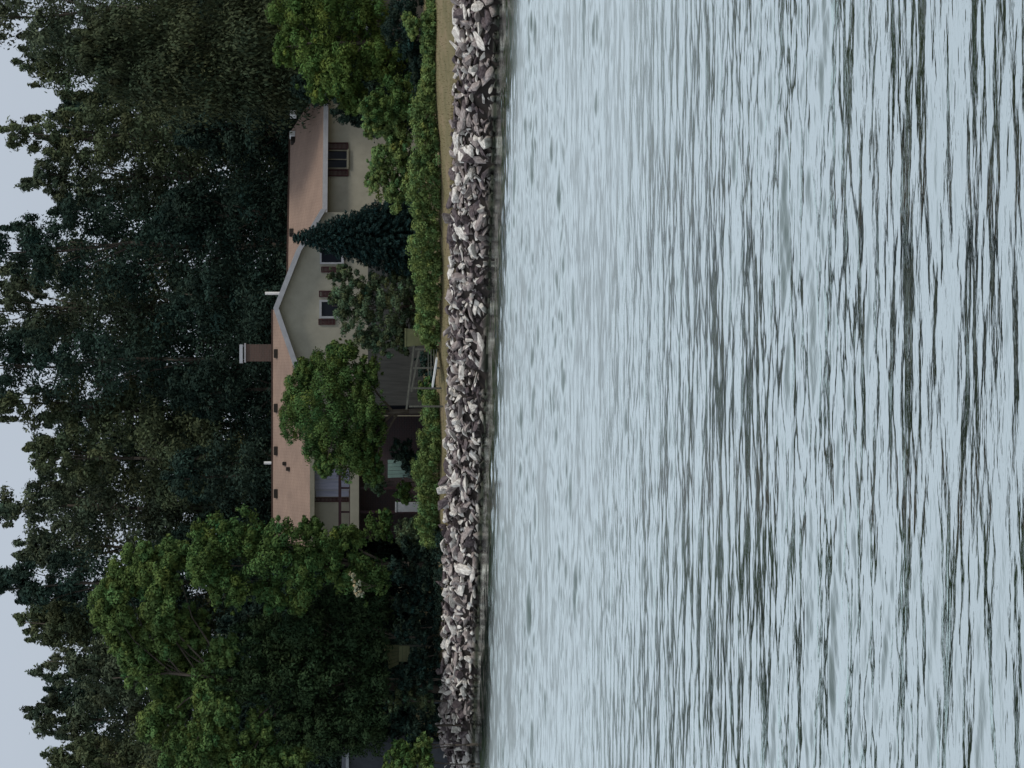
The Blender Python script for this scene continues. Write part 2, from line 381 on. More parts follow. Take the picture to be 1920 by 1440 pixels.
for (a, b) in ((pl, pk), (pk, pm), (pm, pr)):   # roof planes of the gable run back into the main roof
    mb_.hexa([W(a[0], .0, a[1] - .13), W(b[0], .0, b[1] - .13), W(b[0], 6.6, b[1] - .13), W(a[0], 6.6, a[1] - .13),
              W(a[0], .0, a[1] - .005), W(b[0], .0, b[1] - .005), W(b[0], 6.6, b[1] - .005), W(a[0], 6.6, a[1] - .005)])
# trim the run-back to below the main roof by keeping only front part visible
gr = mb_
mb_ = MB()
for (a, b) in ((pl, pk), (pk, pm), (pm, pr)):
    dx = b[0] - a[0]
    mb_.hexa([W(a[0], -.45, a[1] - .25), W(b[0], -.45, b[1] - .25), W(b[0], -.0, b[1] - .25), W(a[0], -.0, a[1] - .25),
              W(a[0], -.45, a[1] + .03), W(b[0], -.45, b[1] + .03), W(b[0], -.0, b[1] + .03), W(a[0], -.0, a[1] + .03)])
mb_.build('bargeboard', M['trim'], house)
def main_z(y): return zr - abs(y - YR) * (zr - ze) / (YR - 154.3)
mb_ = MB()
n = 14
for (a, b) in ((pl, pk), (pk, pm), (pm, pr)):
    for i in range(n):
        u0, u1 = i / n, (i + 1) / n
        q = [(a[0] + (b[0] - a[0]) * u, a[1] + (b[1] - a[1]) * u - .01) for u in (u0, u1)]
        # depth where this height meets the main roof slope
        tb = [max(.02, min(6.0, YR - (zr - zz) * (YR - 154.3) / (zr - ze) - 153.2)) for _, zz in q] if a is pl else [12.5, 12.5]
        mb_.hexa([W(q[0][0], 0, q[0][1] - .12), W(q[1][0], 0, q[1][1] - .12), W(q[1][0], tb[1], q[1][1] - .12), W(q[0][0], tb[0], q[0][1] - .12),
                  W(q[0][0], 0, q[0][1]), W(q[1][0], 0, q[1][1]), W(q[1][0], tb[1], q[1][1]), W(q[0][0], tb[0], q[0][1])])
mb_.build('gable_roof', M['roof'], house)

# right wing
s_end = Wg.sz(600, 176)[0]
zwe = Wg.sz(606, 260, -.6)[1]; t_r = 5.0
zwr = None
p = Wg.sz(541, 380, t_r); zwr = p[1]
mb_ = MB()
Wg.box(mb_, .3, s_end, 0, .25, GZ, zwe - .14); Wg.box(mb_, s_end - .25, s_end, .25, 2 * t_r, GZ, zwe - .14); Wg.box(mb_, .3, s_end, 2 * t_r - .2, 2 * t_r, GZ, zwe - .14)
# triangular end wall
W = Wg.w
mb_.add([W(s_end - .25, 0, zwe - .14), W(s_end - .25, t_r, zwr - .18), W(s_end - .25, 2 * t_r, zwe - .14), W(s_end, 0, zwe - .14), W(s_end, t_r, zwr - .18), W(s_end, 2 * t_r, zwe - .14)],
        [(0, 1, 2), (3, 5, 4), (0, 3, 4, 1), (1, 4, 5, 2)])
mb_.build('wing_wall', M['wall'], house)
roof_prism(Wg, -.8, s_end + .5, -.6, zwe, t_r, zwr).build('wing_roof', M['roof'], house)
mb_ = MB(); Wg.box(mb_, .2, s_end + .5, -.66, -.603, zwe - .26, zwe + .0); mb_.build('wing_fascia', M['trim'], house)
mb_ = MB(); Wg.box(mb_, .2, s_end + .5, -.60, -.003, zwe - .25, zwe - .17); mb_.build('soffit', M['soffit'], house)
mb_ = MB(); A.box(mb_, sL - .3, X(760, 155), -.70, -.003, ze - .24, ze - .17); mb_.build('soffit', M['soffit'], house)

def window(fr, px0, px1, py0, py1, t, mull=1, frame=M['trim'], glass=M['glass'], name='window', fw=.07):
    """px0 top, px1 bottom, py0 right edge, py1 left edge"""
    s1, z1 = fr.sz(px0, py0, t); s0, z0 = fr.sz(px1, py1, t)
    m = MB(); fr.box(m, s0, s1, t - .03, t + .03, z0, z1); win = m.build(name, glass, house)
    m = MB(); d0, d1 = t - .09, t - .033
    fr.box(m, s0 - fw, s1 + fw, d0, d1, z1, z1 + fw); fr.box(m, s0 - fw, s1 + fw, d0, d1, z0 - fw, z0)
    fr.box(m, s0 - fw, s0, d0, d1, z0, z1); fr.box(m, s1, s1 + fw, d0, d1, z0, z1)
    for k in range(1, mull + 1):
        sc = s0 + (s1 - s0) * k / (mull + 1); fr.box(m, sc - .02, sc + .02, d0 + .01, d1, z0, z1)
    m.build('frame', frame, win)
    m = MB(); fr.box(m, s0 - fw - .04, s1 + fw + .04, t - .14, t - .033, z0 - fw - .05, z0 - fw - .002); m.build('sill', frame, win)
    return win
def shutter(fr, px0, px1, py0, py1, t):
    s1, z1 = fr.sz(px0, py0, t); s0, z0 = fr.sz(px1, py1, t)
    m = MB(); fr.box(m, s0, s0 + .05, t - .07, t - .003, z0, z1); fr.box(m, s1 - .05, s1, t - .07, t - .003, z0, z1)
    fr.box(m, s0 + .05, s1 - .05, t - .07, t - .003, z0, z0 + .06); fr.box(m, s0 + .05, s1 - .05, t - .07, t - .003, z1 - .06, z1)
    k = int((z1 - z0 - .14) / .07)
    for i in range(k):
        z = z0 + .07 + i * .07; fr.box(m, s0 + .05, s1 - .05, t - .05, t - .01, z, z + .045)
    return m.build('shutter', M['shutter'], house)
window(Wg, 614, 650, 284, 316, 0, 1, frame=M['soffit'], fw=.05); shutter(Wg, 611, 653, 268, 281, 0); shutter(Wg, 611, 653, 318.5, 331, 0)
window(G, 603, 640, 566, 593, 0, 0, fw=.11); shutter(G, 598, 645, 545, 557, 0); shutter(G, 597, 628, 598, 609, 0)
window(G, 603, 640, 468, 492, 0, 0, fw=.09); shutter(G, 602, 640, 500, 511, 0)
# balcony door with pale curtains
bd = window(A, 591, 655, 880, 918, 0, 1, frame=M['trim'], glass=M['curtain'], name='balcony_door', fw=.05)
bd['label'] = 'sliding balcony door with lilac curtains drawn'
mb_ = MB(); A.pbox(mb_, 592, 654, 919.8, 931, -.04, .02); mb_.build('side_light', M['curtain'], house)
shutter(A, 589, 654, 932.5, 941, 0)
# balcony
Bf = Fr(0, 153.2, 0)
def bpt(px, py): s, z = Bf.sz(px, py); return s, z
sb0, zd = bpt(657, 1015); sb1, _ = bpt(657, 868)
balc = MB(); Bf.box(balc, sb0, sb1, 0, 1.797, zd - .12, zd); balc = balc.build('balcony', M['soffit'], house)
mb_ = MB(); Bf.box(mb_, sb0, sb1, -.05, -.003, Bf.sz(673, 900)[1], zd + .02); mb_.build('fascia', M['wall'], balc)
mb_ = MB(); zt = Bf.sz(634.5, 900)[1]; zt2 = Bf.sz(640, 900)[1]
Bf.box(mb_, sb0, sb1, -.03, .09, zt2, zt)
zl = Bf.sz(655, 900)[1]; Bf.box(mb_, sb0, sb1, .0, .07, zl - .05, zl + .0)
for py in (876, 915, 960, 1003):
    s = Bf.sz(650, py)[0]; Bf.box(mb_, s - .05, s + .05, .005, .085, zd, zt2)
mb_.build('railing', M['rail'], balc)
for py in (915, 960):
    mb_ = MB(); s = Bf.sz(700, py)[0]; Bf.box(mb_, s - .07, s + .07, .1, .24, GZ, zd - .123); mb_.build('post', M['rail'], balc)
# ridge caps
mb_ = MB(); A.box(mb_, sL - .42, sR + .02, YR - 155 - .12, YR - 155 + .12, zr - .02, zr + .05); mb_.build('ridge_cap', M['ridge'], rf)
mb_ = MB(); Wg.box(mb_, -.8, s_end + .52, t_r - .12, t_r + .12, zwr - .02, zwr + .05); mb_.build('ridge_cap', M['ridge'], house)
# chimney
Cy = 161.6
c0 = P(508, 677.5, Cy); c1 = P(461, 645.5, Cy)
mb_ = MB(); mb_.box(c0.x, c1.x, Cy, Cy + .8, c0.z - .9, c1.z); ch = mb_.build('chimney', M['chimney'], rf)
mb_ = MB(); mb_.box(c0.x - .06, c1.x + .06, Cy - .06, Cy + .86, c1.z, c1.z + .09)
mb_.build('crown', M['trim'], rf)
k0 = P(455, 681, Cy); k1 = P(449, 646, Cy)
mb_ = MB(); mb_.box(k0.x, k1.x, Cy - .08, Cy + .88, k0.z, k1.z)
for (xx, yy) in ((c0.x + .1, Cy + .1), (c1.x - .1, Cy + .1), (c0.x + .1, Cy + .7), (c1.x - .1, Cy + .7)): mb_.bar((xx, yy, c1.z + .09), (xx, yy, k0.z), .02)
mb_.build('chimney_cap', M['metal'], rf)
# vent pipes
for (pa, pb, py, Y) in ((497, 522, 550, 159.2), (495, 512, 868, 160.6)):
    a = P(pb, py, Y); b = P(pa, py, Y); mb_ = MB(); mb_.bar(a - Vector((0, 0, .4)), b, .085, .085, 10); mb_.build('vent_pipe', M['white'], rf)
# low box vents on the roof
def roof_vent(py, tdown, frz=None, size=.24, col='black', parent=rf):
    m = MB()
    if frz is None:
        y = YR - tdown; x = X(py, y); z = main_z(y); m.box(x - size, x + size, y - .2, y + .2, z - .12, z + .16)
        m.build('roof_vent', M[col], parent, bevel=.03)
for py in (663, 765, 845, 925): roof_vent(py, .75)
for py, d in ((869, 2.2), (879, 2.8)): roof_vent(py, d, size=.1)
for py, col in ((265, 'black'), (437, 'black'), (215, 'white'), (262, 'white')):
    s, z = Wg.sz(548 if py != 215 else 547, py, t_r - .7)
    zc = zwr - .7 * (zwr - zwe) / (t_r + .6)
    mb_ = MB(); dz = .16 if col == 'black' else .22
    off = .28 if (py == 262) else 0
    Wg.box(mb_, s - .17 + off, s + .17 + off, t_r - .95, t_r - .55, zc - .15, zc + dz); mb_.build('roof_vent', M[col], house, bevel=.03)

# ------------------------------------------------------------------ foliage
def orient(nrm, rng, size, aspect, droop=0.0):
    """rhombic leaves: returns (n,4,3) corner offsets for normals"""
    n = len(nrm)
    r = rng.normal(size=(n, 3)); r[:, 2] -= droop * 2.5
    t = r - (r * nrm).sum(1)[:, None] * nrm; t /= np.linalg.norm(t, axis=1)[:, None] + 1e-9
    b = np.cross(nrm, t)
    sz = size * rng.uniform(.6, 1.35, n)[:, None]
    a1 = t * sz; a2 = b * sz * aspect
    return np.stack([-a1, a2 * .9 - a1 * .1, a1, -a2 * .9 - a1 * .1], 1)
def leaves(centres, radii, per, size, rng, up=.35, aspect=.55, droop=0, tintvar=.25, shell=.55, hue=.12, lumps=None):
    n = len(centres); idx = np.repeat(np.arange(n), per)
    d = rng.normal(size=(len(idx), 3)); d /= np.linalg.norm(d, axis=1)[:, None]
    d[:, 2] = np.where(rng.random(len(d)) < .25, np.abs(d[:, 2]), d[:, 2])
    rr = shell + (1 - shell) * rng.random(len(idx)) ** .8
    rr = rr * (1 + .18 * rng.normal(size=len(idx)) * (rng.random(len(idx)) < .3))
    pos = centres[idx] + d * rr[:, None] * radii[idx]
    nr = d * 1.0 + rng.normal(size=d.shape) * .38; nr[:, 2] += up; nr /= np.linalg.norm(nr, axis=1)[:, None]
    q = pos[:, None] + orient(nr, rng, size, aspect, droop)
    ct = rng.normal(1, tintvar, n)[idx] * rng.normal(1, tintvar * .3, len(idx)); ct = np.clip(ct, .35, 1.9)
    hv = (rng.normal(0, hue, n)[idx] + rng.normal(0, hue * .5, len(idx)))
    col = np.stack([ct * (1 + hv), ct, ct * (1 - hv * .6), np.ones_like(ct)], 1); col = np.clip(col, .05, 3)
    return q.reshape(-1, 3), np.repeat(col, 4, 0)
def foliage_mesh(name, parts):
    v = np.concatenate([p[0] for p in parts]); c = np.concatenate([p[1] for p in parts])
    f = np.arange(len(v)).reshape(-1, 4); return fast_mesh(name, v, f, c)
BARK = noise_mat('bark', (.045, .036, .028), (.09, .075, .06), 6, .95, .3, stretch=(1, 1, .2))
BARKG = noise_mat('pale_bark', (.10, .10, .09), (.17, .17, .15), 6, .95, .3, stretch=(1, 1, .2))

def limbs(mb, base, top, targets, r):
    """tapered trunk in segments and limbs to the clumps"""
    pts = [base]
    for i in range(1, 7):
        u = i / 6; pts.append(base.lerp(top, u) + Vector((random.uniform(-1, 1), random.uniform(-1, 1), 0)) * .05 * (top - base).length * u * .4)
    for i in range(6): mb.bar(pts[i], pts[i + 1], r * (1 - i / 6.6), r * (1 - (i + 1) / 6.6), 9)
    for tpt in targets:
        tpt = Vector(tpt); u = max(.15, min(.9, (tpt.z - base.z) / max(.1, (top.z - base.z)) - .18)); k = min(5, int(u * 6))
        st = pts[k].lerp(pts[k + 1], u * 6 - k); mid = st.lerp(tpt, .5) + Vector((0, 0, .08 * (tpt - st).length))
        rl = r * (1 - u) * .5 + .02
        mb.bar(st, mid, rl, rl * .6, 6); mb.bar(mid, tpt, rl * .6, rl * .2, 6)

def lobe_tree(name, label, cat, Y, lobes, base_py, trunk_r, mat, seed, size=.13, per=60, sub=26, aspect=.55, droop=0, up=.35,
              tintvar=.25, group=None, bark=BARK, dspread=.6, fill=.35, shell=.45, hue=.12, baseY=None, top=None, subr=.34):
    """crown given as lobes (px, py, radius px across, radius px up)"""
    rng = np.random.default_rng(seed); random.seed(seed)
    k = Y / F; bx = X(base_py, baseY or Y); by = baseY or Y; base = Vector((bx, by, gz(bx, by) - .15))
    t = empty(name, base, label, cat, group)
    parts = []; cs = []
    for (px, py, ra, rb) in lobes:
        r = Vector((ra * k, ra * k * .9, rb * k)); c = P(px, py, Y) + Vector((0, float(rng.normal(0, dspread)) * r.x, 0)); cs.append(c)
        n = sub
        d = rng.normal(size=(n, 3)); d /= np.linalg.norm(d, axis=1)[:, None]
        rad = np.where(rng.random(n) < fill, rng.uniform(.2, .7, n), rng.uniform(.72, 1.0, n))
        ce = np.array(c)[None] + d * rad[:, None] * np.array(r)[None]
        rs = rng.uniform(.7, 1.25, n)[:, None] * subr * np.array([r.x, r.x, r.z * .8])[None]
        parts.append(leaves(ce, rs, per, size, rng, up, aspect, droop, tintvar, shell, hue))
        # loose sprays breaking the outline
        m = max(6, n // 3); d = rng.normal(size=(m, 3)); d /= np.linalg.norm(d, axis=1)[:, None]
        ce = np.array(c)[None] + d * rng.uniform(1.0, 1.18, m)[:, None] * np.array(r)[None]
        parts.append(leaves(ce, np.full((m, 3), 1.0) * .13 * (r.x + r.z) * .5, max(6, per // 5), size, rng, up, aspect, droop, tintvar, .1, hue))
    me = foliage_mesh('crown', parts); link('crown', me, t, mat)
    mb = MB(); tp = Vector(top) if top else Vector((sum(c.x for c in cs) / len(cs), sum(c.y for c in cs) / len(cs), max(c.z for c in cs)))
    limbs(mb, base, tp, [c for c in cs], trunk_r); mb.build('trunk', bark, t, smooth=True)
    return t

LM = {}
LM['far'] = leaf_mat('far_foliage', (.072, .092, .056))
LM['farb'] = leaf_mat('far_foliage_painted_shade', (.026, .046, .034))  # deep shade of the wood put into the leaf colour
LM['faro'] = leaf_mat('far_foliage_olive', (.080, .100, .052))
LM['maple'] = leaf_mat('maple_foliage', (.092, .145, .046))
LM['lime'] = leaf_mat('lime_foliage', (.075, .118, .030))
LM['mid'] = leaf_mat('garden_foliage', (.072, .120, .036))
LM['grey'] = leaf_mat('greygreen_foliage', (.080, .112, .060))
LM['hedge'] = leaf_mat('hedge_foliage', (.135, .195, .066))
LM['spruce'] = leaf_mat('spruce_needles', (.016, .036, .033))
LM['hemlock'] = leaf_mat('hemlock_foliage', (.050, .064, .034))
LM['dark'] = leaf_mat('undergrowth_painted_shade', (.017, .032, .024))  # shade under the trees darkened into the leaf colour itself
LM['shade'] = leaf_mat('hollow_painted_shade', (.026, .046, .020))  # shade in the maple's hollow painted as leaf colour
LM['blossom'] = leaf_mat('cream_blossom', (.42, .40, .28))

def tall_tree(label, py, vtop, hw, Y, mat, seed, vbase=600, cat='tree', n=40, size=.22, per=52, pointy=.55, droop=0, dens=1.0, group='tall trees behind the house', baseY=None, tintvar=.2, hue=.06, tr=.30):
    """tall forest tree: clump tiers along an irregular envelope; py centre, vtop tip, hw half width in px"""
    rng = np.random.default_rng(seed); random.seed(seed)
    k = Y / F; tip = P(vtop, py, Y); bx = X(py, Y); base = Vector((bx, Y, gz(bx, Y) - .2)); zlow = Z(vbase, Y)
    t = empty('forest_tree', base, label, cat, group)
    hgt = tip.z - zlow; n = int(n * dens * 3.6); ce = []; rs = []
    for i in range(n):
        u = rng.random() ** .85                  # 0 at the tip
        env = hw * k * min(1.0, (u * 2.6 + .05) ** pointy)
        a = rng.uniform(0, 6.283); rad = env * (rng.uniform(.55, 1.02) if rng.random() < .75 else rng.uniform(0, .5))
        z = tip.z - u * hgt - .25
        ce.append((tip.x + cos(a) * rad, Y + sin(a) * rad, z)); q = rng.uniform(.6, 1.2) * (.28 + .30 * min(1, u * 3)) * hw * k * .80
        rs.append((q, q, q * rng.uniform(.6, .95)))
    for j in range(22):       # leader and shoots that serrate the skyline
        a = rng.uniform(0, 6.283); u = rng.uniform(0, .22); env = hw * k * min(1.0, (u * 2.6 + .05) ** pointy)
        ce.append((tip.x + cos(a) * env * .9, Y + sin(a) * env, tip.z - u * hgt + rng.uniform(-.2, .45))); q = rng.uniform(.18, .4); rs.append((q * .7, q * .7, q * 1.5))
    ce = np.array(ce); rs = np.array(rs)
    per_ = int(per * 2.6)
    parts = [leaves(ce, rs, int(per_ * 1.3), size * .60, rng, .3, .5, droop, tintvar, .35, hue)]
    m = 260; i2 = rng.integers(0, len(ce), m); d = rng.normal(size=(m, 3)); d /= np.linalg.norm(d, axis=1)[:, None]
    parts.append(leaves(ce[i2] + d * rs[i2] * 1.15, np.full((m, 3), .24), 8, size * .6, rng, .3, .5, droop, tintvar, .1, hue))
    link('crown', foliage_mesh('crown', parts), t, mat)
    mb = MB(); limbs(mb, base, tip - Vector((0, 0, .8)), [ce[i] for i in rng.integers(0, len(ce), 16)], tr); mb.build('trunk', BARK, t, smooth=True)
    return t

TT = [ # label, py, vtop, half width, Y, material
 ('tallest tree at the right picture edge, its thin top open to the sky', 20, -70, 103, 182, 'far'),
 ('olive tree with a low sloping top between the rightmost tree and the slim pointed one', 130, 42, 87, 184, 'faro'),
 ('slim pointed tree standing free against the sky above the right wing', 250, 4, 63, 180, 'faro'),
 ('lower tree left of the slim pointed one, sky showing through its top', 335, 48, 73, 184, 'far'),
 ('tall dark blue-green tree above the blue spruce, cut by the picture', 462, -45, 95, 180, 'farb'),
 ('tall tree directly above the gable peak with pale sky gaps near its top', 575, -70, 92, 184, 'far'),
 ('tall dark tree behind the brick chimney, reaching out of the picture', 680, -65, 90, 180, 'farb'),
 ('narrow tall tree between the chimney and the big notch of sky', 762, -35, 58, 183, 'faro'),
 ('lower olive tree whose top sits in the big notch of sky above the roof', 852, 60, 80, 180, 'faro'),
 ('tall tree above the left end of the roof, left of the big sky notch', 955, -30, 80, 183, 'far'),
 ('tall tree with a small sky notch on its right, above the big maple', 1092, -15, 75, 181, 'farb'),
 ('tree sloping down the skyline left of the small sky notch', 1172, 22, 68, 184, 'faro'),
 ('tree with ragged fingers of leaves on the falling skyline above the maple', 1252, 62, 65, 180, 'far'),
 ('tree with a spiky top standing up from the skyline at upper left', 1345, 44, 68, 183, 'far'),
 ('leftmost tree of the skyline, cut off by the picture edge', 1430, 92, 70, 180, 'faro'),
]
for i, (lb, py, vt, hw, Y, mt) in enumerate(TT):
    tall_tree(lb, py, vt, hw, Y, LM[mt], 100 + i, vbase=640)
# second row, closing the wood behind
for i, (py, vt, hw, mt) in enumerate([(75, 45, 90, 'far'), (215, 108, 90, 'farb'), (385, 100, 95, 'farb'), (515, 20, 95, 'far'), (640, 15, 90, 'farb'), (800, 85, 95, 'farb'),
                                      (905, 75, 85, 'far'), (1030, 42, 95, 'far'), (1140, 50, 90, 'farb'), (1300, 95, 100, 'farb'), (1420, 125, 90, 'far')]):
    where = ['behind the right edge of the wood', 'behind the slim pointed tree', 'behind the low see-through tree', 'just right of the gable peak', 'just right of the chimney', 'below the big notch of sky',
             'left of the big notch of sky', 'above the left roof end', 'behind the maple top', 'below the ragged skyline', 'behind the leftmost skyline tree'][i]
    tall_tree('dark back-row tree ' + where, py, vt, hw, 192, LM[mt], 200 + i, vbase=690, n=44, size=.26, per=50, group='back row of forest trees')
# under-storey right behind the house, its deep shade put into the leaf colour
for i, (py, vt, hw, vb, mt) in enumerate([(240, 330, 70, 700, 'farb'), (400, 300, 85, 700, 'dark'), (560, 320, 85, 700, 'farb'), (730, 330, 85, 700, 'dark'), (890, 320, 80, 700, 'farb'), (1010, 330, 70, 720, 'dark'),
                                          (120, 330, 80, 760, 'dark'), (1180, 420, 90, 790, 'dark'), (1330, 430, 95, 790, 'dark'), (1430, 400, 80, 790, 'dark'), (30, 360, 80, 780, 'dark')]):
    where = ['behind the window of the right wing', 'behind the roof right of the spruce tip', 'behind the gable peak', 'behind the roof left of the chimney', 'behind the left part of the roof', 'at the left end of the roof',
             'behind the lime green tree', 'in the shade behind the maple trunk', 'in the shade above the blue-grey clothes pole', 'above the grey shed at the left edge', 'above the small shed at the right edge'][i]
    tall_tree('shade-coloured understorey tree ' + where, py, vt, hw, 171 if 200 < py < 1050 else 166, LM[mt], 300 + i, vbase=vb, n=40, size=.2, per=46, group='understorey trees around the house', pointy=.5)

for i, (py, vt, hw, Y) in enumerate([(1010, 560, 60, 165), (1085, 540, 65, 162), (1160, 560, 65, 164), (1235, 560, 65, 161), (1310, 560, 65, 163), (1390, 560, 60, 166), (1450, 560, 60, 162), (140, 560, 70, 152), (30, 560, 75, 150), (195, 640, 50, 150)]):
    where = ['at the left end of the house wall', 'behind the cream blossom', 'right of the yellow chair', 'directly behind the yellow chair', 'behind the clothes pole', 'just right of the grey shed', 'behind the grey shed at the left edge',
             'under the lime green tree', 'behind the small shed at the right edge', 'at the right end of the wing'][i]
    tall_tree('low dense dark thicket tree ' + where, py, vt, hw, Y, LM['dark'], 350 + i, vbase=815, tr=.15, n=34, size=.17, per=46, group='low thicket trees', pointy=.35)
for i, (py, vt, hw, where) in enumerate([(1275, 425, 55, 'hiding the maple trunk'), (1195, 455, 55, 'between the maple trunk and the leaning tree'), (1360, 530, 48, 'left of the maple trunk, above the clothes pole'), (1125, 600, 36, 'right of the yellow chair, under the leaning tree')]):  # trees added to fill the maple's hollow with painted shade
    tall_tree('added shade-coloured young tree ' + where, py, vt, hw, 151.3, LM['shade'], 380 + i, vbase=712, tr=.07, n=40, size=.17, per=46, group='added shade-coloured trees under the maple', pointy=.4)
# drooping hemlock at the top right
tall_tree('big brownish olive conifer with drooping boughs above the lime green tree', 95, 150, 120, 160, LM['hemlock'], 401, vbase=560, n=70, size=.2, per=70, droop=1.6, pointy=.45, group=None, tintvar=.28, hue=.07)
# big maple on the left, in front of the house end
lobe_tree('maple_tree', 'large dark maple with bright green leaf clumps along its top, left of the house', 'tree', 152,
  [(212, 1140, 46, 40), (228, 1085, 38, 34), (262, 1045, 34, 30), (235, 1195, 46, 40), (300, 1115, 56, 44), (310, 1185, 52, 44), (268, 1250, 50, 42), (345, 1250, 50, 42), (330, 1310, 52, 46), (300, 1360, 44, 40), (385, 1370, 52, 44), (392, 1262, 50, 40), (395, 1310, 36, 32), (425, 1225, 34, 30), (350, 1420, 48, 46), (360, 1180, 40, 30), (425, 1330, 36, 30), (440, 1410, 44, 40), (490, 1360, 34, 26), (500, 1425, 44, 40), (560, 1420, 36, 34), (325, 1040, 34, 32), (455, 1450, 50, 50)],
  1292, .26, LM['maple'], 501, size=.095, per=170, sub=46, tintvar=.24, subr=.33, hue=.10)
lobe_tree('garden_tree', 'smaller green tree leaning over the left end of the house roof beside the maple', 'tree', 149,
  [(400, 1010, 42, 45), (450, 1000, 45, 45), (390, 1060, 45, 40), (470, 1060, 62, 55), (530, 1015, 42, 42), (560, 1075, 60, 50), (620, 1040, 45, 45), (430, 1105, 40, 36), (650, 1010, 26, 30), (505, 1120, 36, 34), (680, 1080, 45, 50), (580, 992, 22, 22), (560, 1130, 26, 22)],
  1060, .2, LM['mid'], 502, size=.085, per=140, sub=34, tintvar=.22, subr=.34)
# round tree in front of the house
lobe_tree('weeping_tree', 'rounded green tree with drooping edges in front of the roof and lower storey', 'tree', 147,
  [(560, 735, 36, 30), (550, 780, 45, 28), (590, 700, 38, 36), (600, 770, 58, 48), (640, 700, 45, 50), (640, 810, 62, 48), (600, 840, 45, 32), (660, 855, 42, 34), (685, 770, 55, 32), (690, 700, 30, 24), (690, 845, 35, 22), (640, 660, 22, 30), (650, 750, 50, 34), (700, 805, 40, 26), (570, 690, 18, 16), (610, 872, 20, 16), (700, 885, 24, 20)],
  770, .16, LM['mid'], 503, size=.065, per=150, sub=44, tintvar=.22, droop=.9, subr=.34)
# grey-green shrub tree below the gable windows
lobe_tree('willow_shrub', 'loose grey-green shrub below the gable windows, left of the blue spruce', 'shrub', 146,
  [(655, 590, 40, 30), (650, 545, 35, 28), (640, 515, 18, 24), (690, 580, 50, 34), (690, 530, 32, 35), (735, 570, 55, 32), (750, 610, 40, 26), (770, 560, 40, 22), (690, 630, 26, 30), (720, 645, 26, 25), (770, 600, 40, 22), (745, 515, 28, 28), (775, 525, 30, 20), (760, 640, 24, 20), (622, 560, 10, 10)],
  575, .09, LM['grey'], 504, size=.065, per=120, sub=28, tintvar=.3, droop=.4, subr=.28)
# lime tree at the right
lobe_tree('lime_green_tree', 'bright yellow-green leafy tree at the right end of the house', 'tree', 139,
  [(560, 60, 62, 45), (590, 120, 55, 42), (620, 60, 62, 50), (640, 140, 50, 40), (550, 5, 55, 50), (600, 165, 28, 22), (670, 90, 60, 36), (660, 180, 32, 26), (630, 0, 60, 60), (530, 95, 28, 18), (720, 120, 45, 40), (700, 20, 60, 40)],
  70, .2, LM['lime'], 505, size=.08, per=150, sub=34, tintvar=.22, subr=.34, hue=.10)
# shrubs in front of the right wing
for i, (lobes, py, Y, mt, lb) in enumerate([
   ([(715, 215, 34, 30), (735, 245, 34, 28), (700, 240, 20, 22), (755, 205, 30, 25), (690, 205, 22, 20)], 225, 137, 'hedge', 'loose bright green shrub between the lime tree and the wing window'),
   ([(735, 190, 40, 34), (700, 200, 24, 24), (760, 175, 40, 28)], 190, 136, 'mid', 'deeper green shrub half under the lime tree at the wing end'),
   ([(725, 285, 36, 30), (710, 300, 24, 20), (745, 265, 36, 25), (755, 300, 40, 22)], 285, 137.5, 'hedge', 'rounded bright green shrub directly below the wing window'),
   ([(722, 345, 34, 28), (745, 370, 30, 24), (700, 335, 18, 16), (755, 335, 34, 20)], 345, 138, 'hedge', 'rounded green shrub between the wing window and the blue spruce'),
   ([(745, 45, 45, 28), (770, 20, 45, 26), (765, 80, 40, 25), (785, 120, 42, 18), (790, 160, 40, 16)], 60, 133, 'dark', 'dark shaded shrub under the lime green tree at the right edge'),
   ([(775, 55, 20, 14), (765, 35, 16, 10)], 50, 131, 'hedge', 'small yellow-green bush in front of the dark shrub at the right edge')]):
    lobe_tree('garden_shrub', lb, 'shrub', Y, lobes, py, .05, LM[mt], 520 + i, size=.068, per=90, sub=30, tintvar=.2, group='garden shrubs', subr=.3)

# blue spruce: tiers of drooping boughs
def spruce():
    Y = 146.0; rng = np.random.default_rng(61); random.seed(61)
    tip = P(548, 446, Y); bx = X(440, Y); base = Vector((bx, Y, gz(bx, Y) - .1)); zb = Z(768, Y)
    t = empty('blue_spruce', base, 'conical dark blue-green spruce in front of the house between the gable and the wing', 'spruce tree')
    hgt = tip.z - zb; parts = []; mb = MB(); mb.bar(base, tip, .16, .02, 9)
    rmax = 88 * Y / F; nt_ = 34; axis = bx
    for i in range(nt_):
        u = (i + .5) / nt_; z = tip.z - u * hgt; r = rmax * (u ** .92) * rng.uniform(.94, 1.04) + .12; nb = int(10 + 30 * u)
        cx = tip.x + (axis - tip.x) * u; off = rng.uniform(0, 6)
        for j in range(nb):
            a = off + j * 6.283 / nb + rng.normal(0, .06); rr = r * rng.uniform(.78, 1.08); dr = .22 * rr * rng.uniform(.7, 1.3)
            ns = max(3, int(rr / .13)); w_ = np.linspace(.25, 1, ns)
            c = np.stack([cx + np.cos(a) * rr * w_, Y + np.sin(a) * rr * w_, z - dr * w_ ** 1.5 + .02 * rng.normal(size=ns)], 1)
            parts.append(leaves(c, np.full((ns, 3), .12) * np.array([1, 1, .5]), 12, .085, rng, .4, .3, .3, .28, .2, .08))
            if j % 3 == 0: mb.bar((cx, Y, z), tuple(c[-1]), .03, .008, 4)
    link('crown', foliage_mesh('crown', parts), t, LM['spruce']); mb.build('trunk', BARK, t, smooth=True)
spruce()

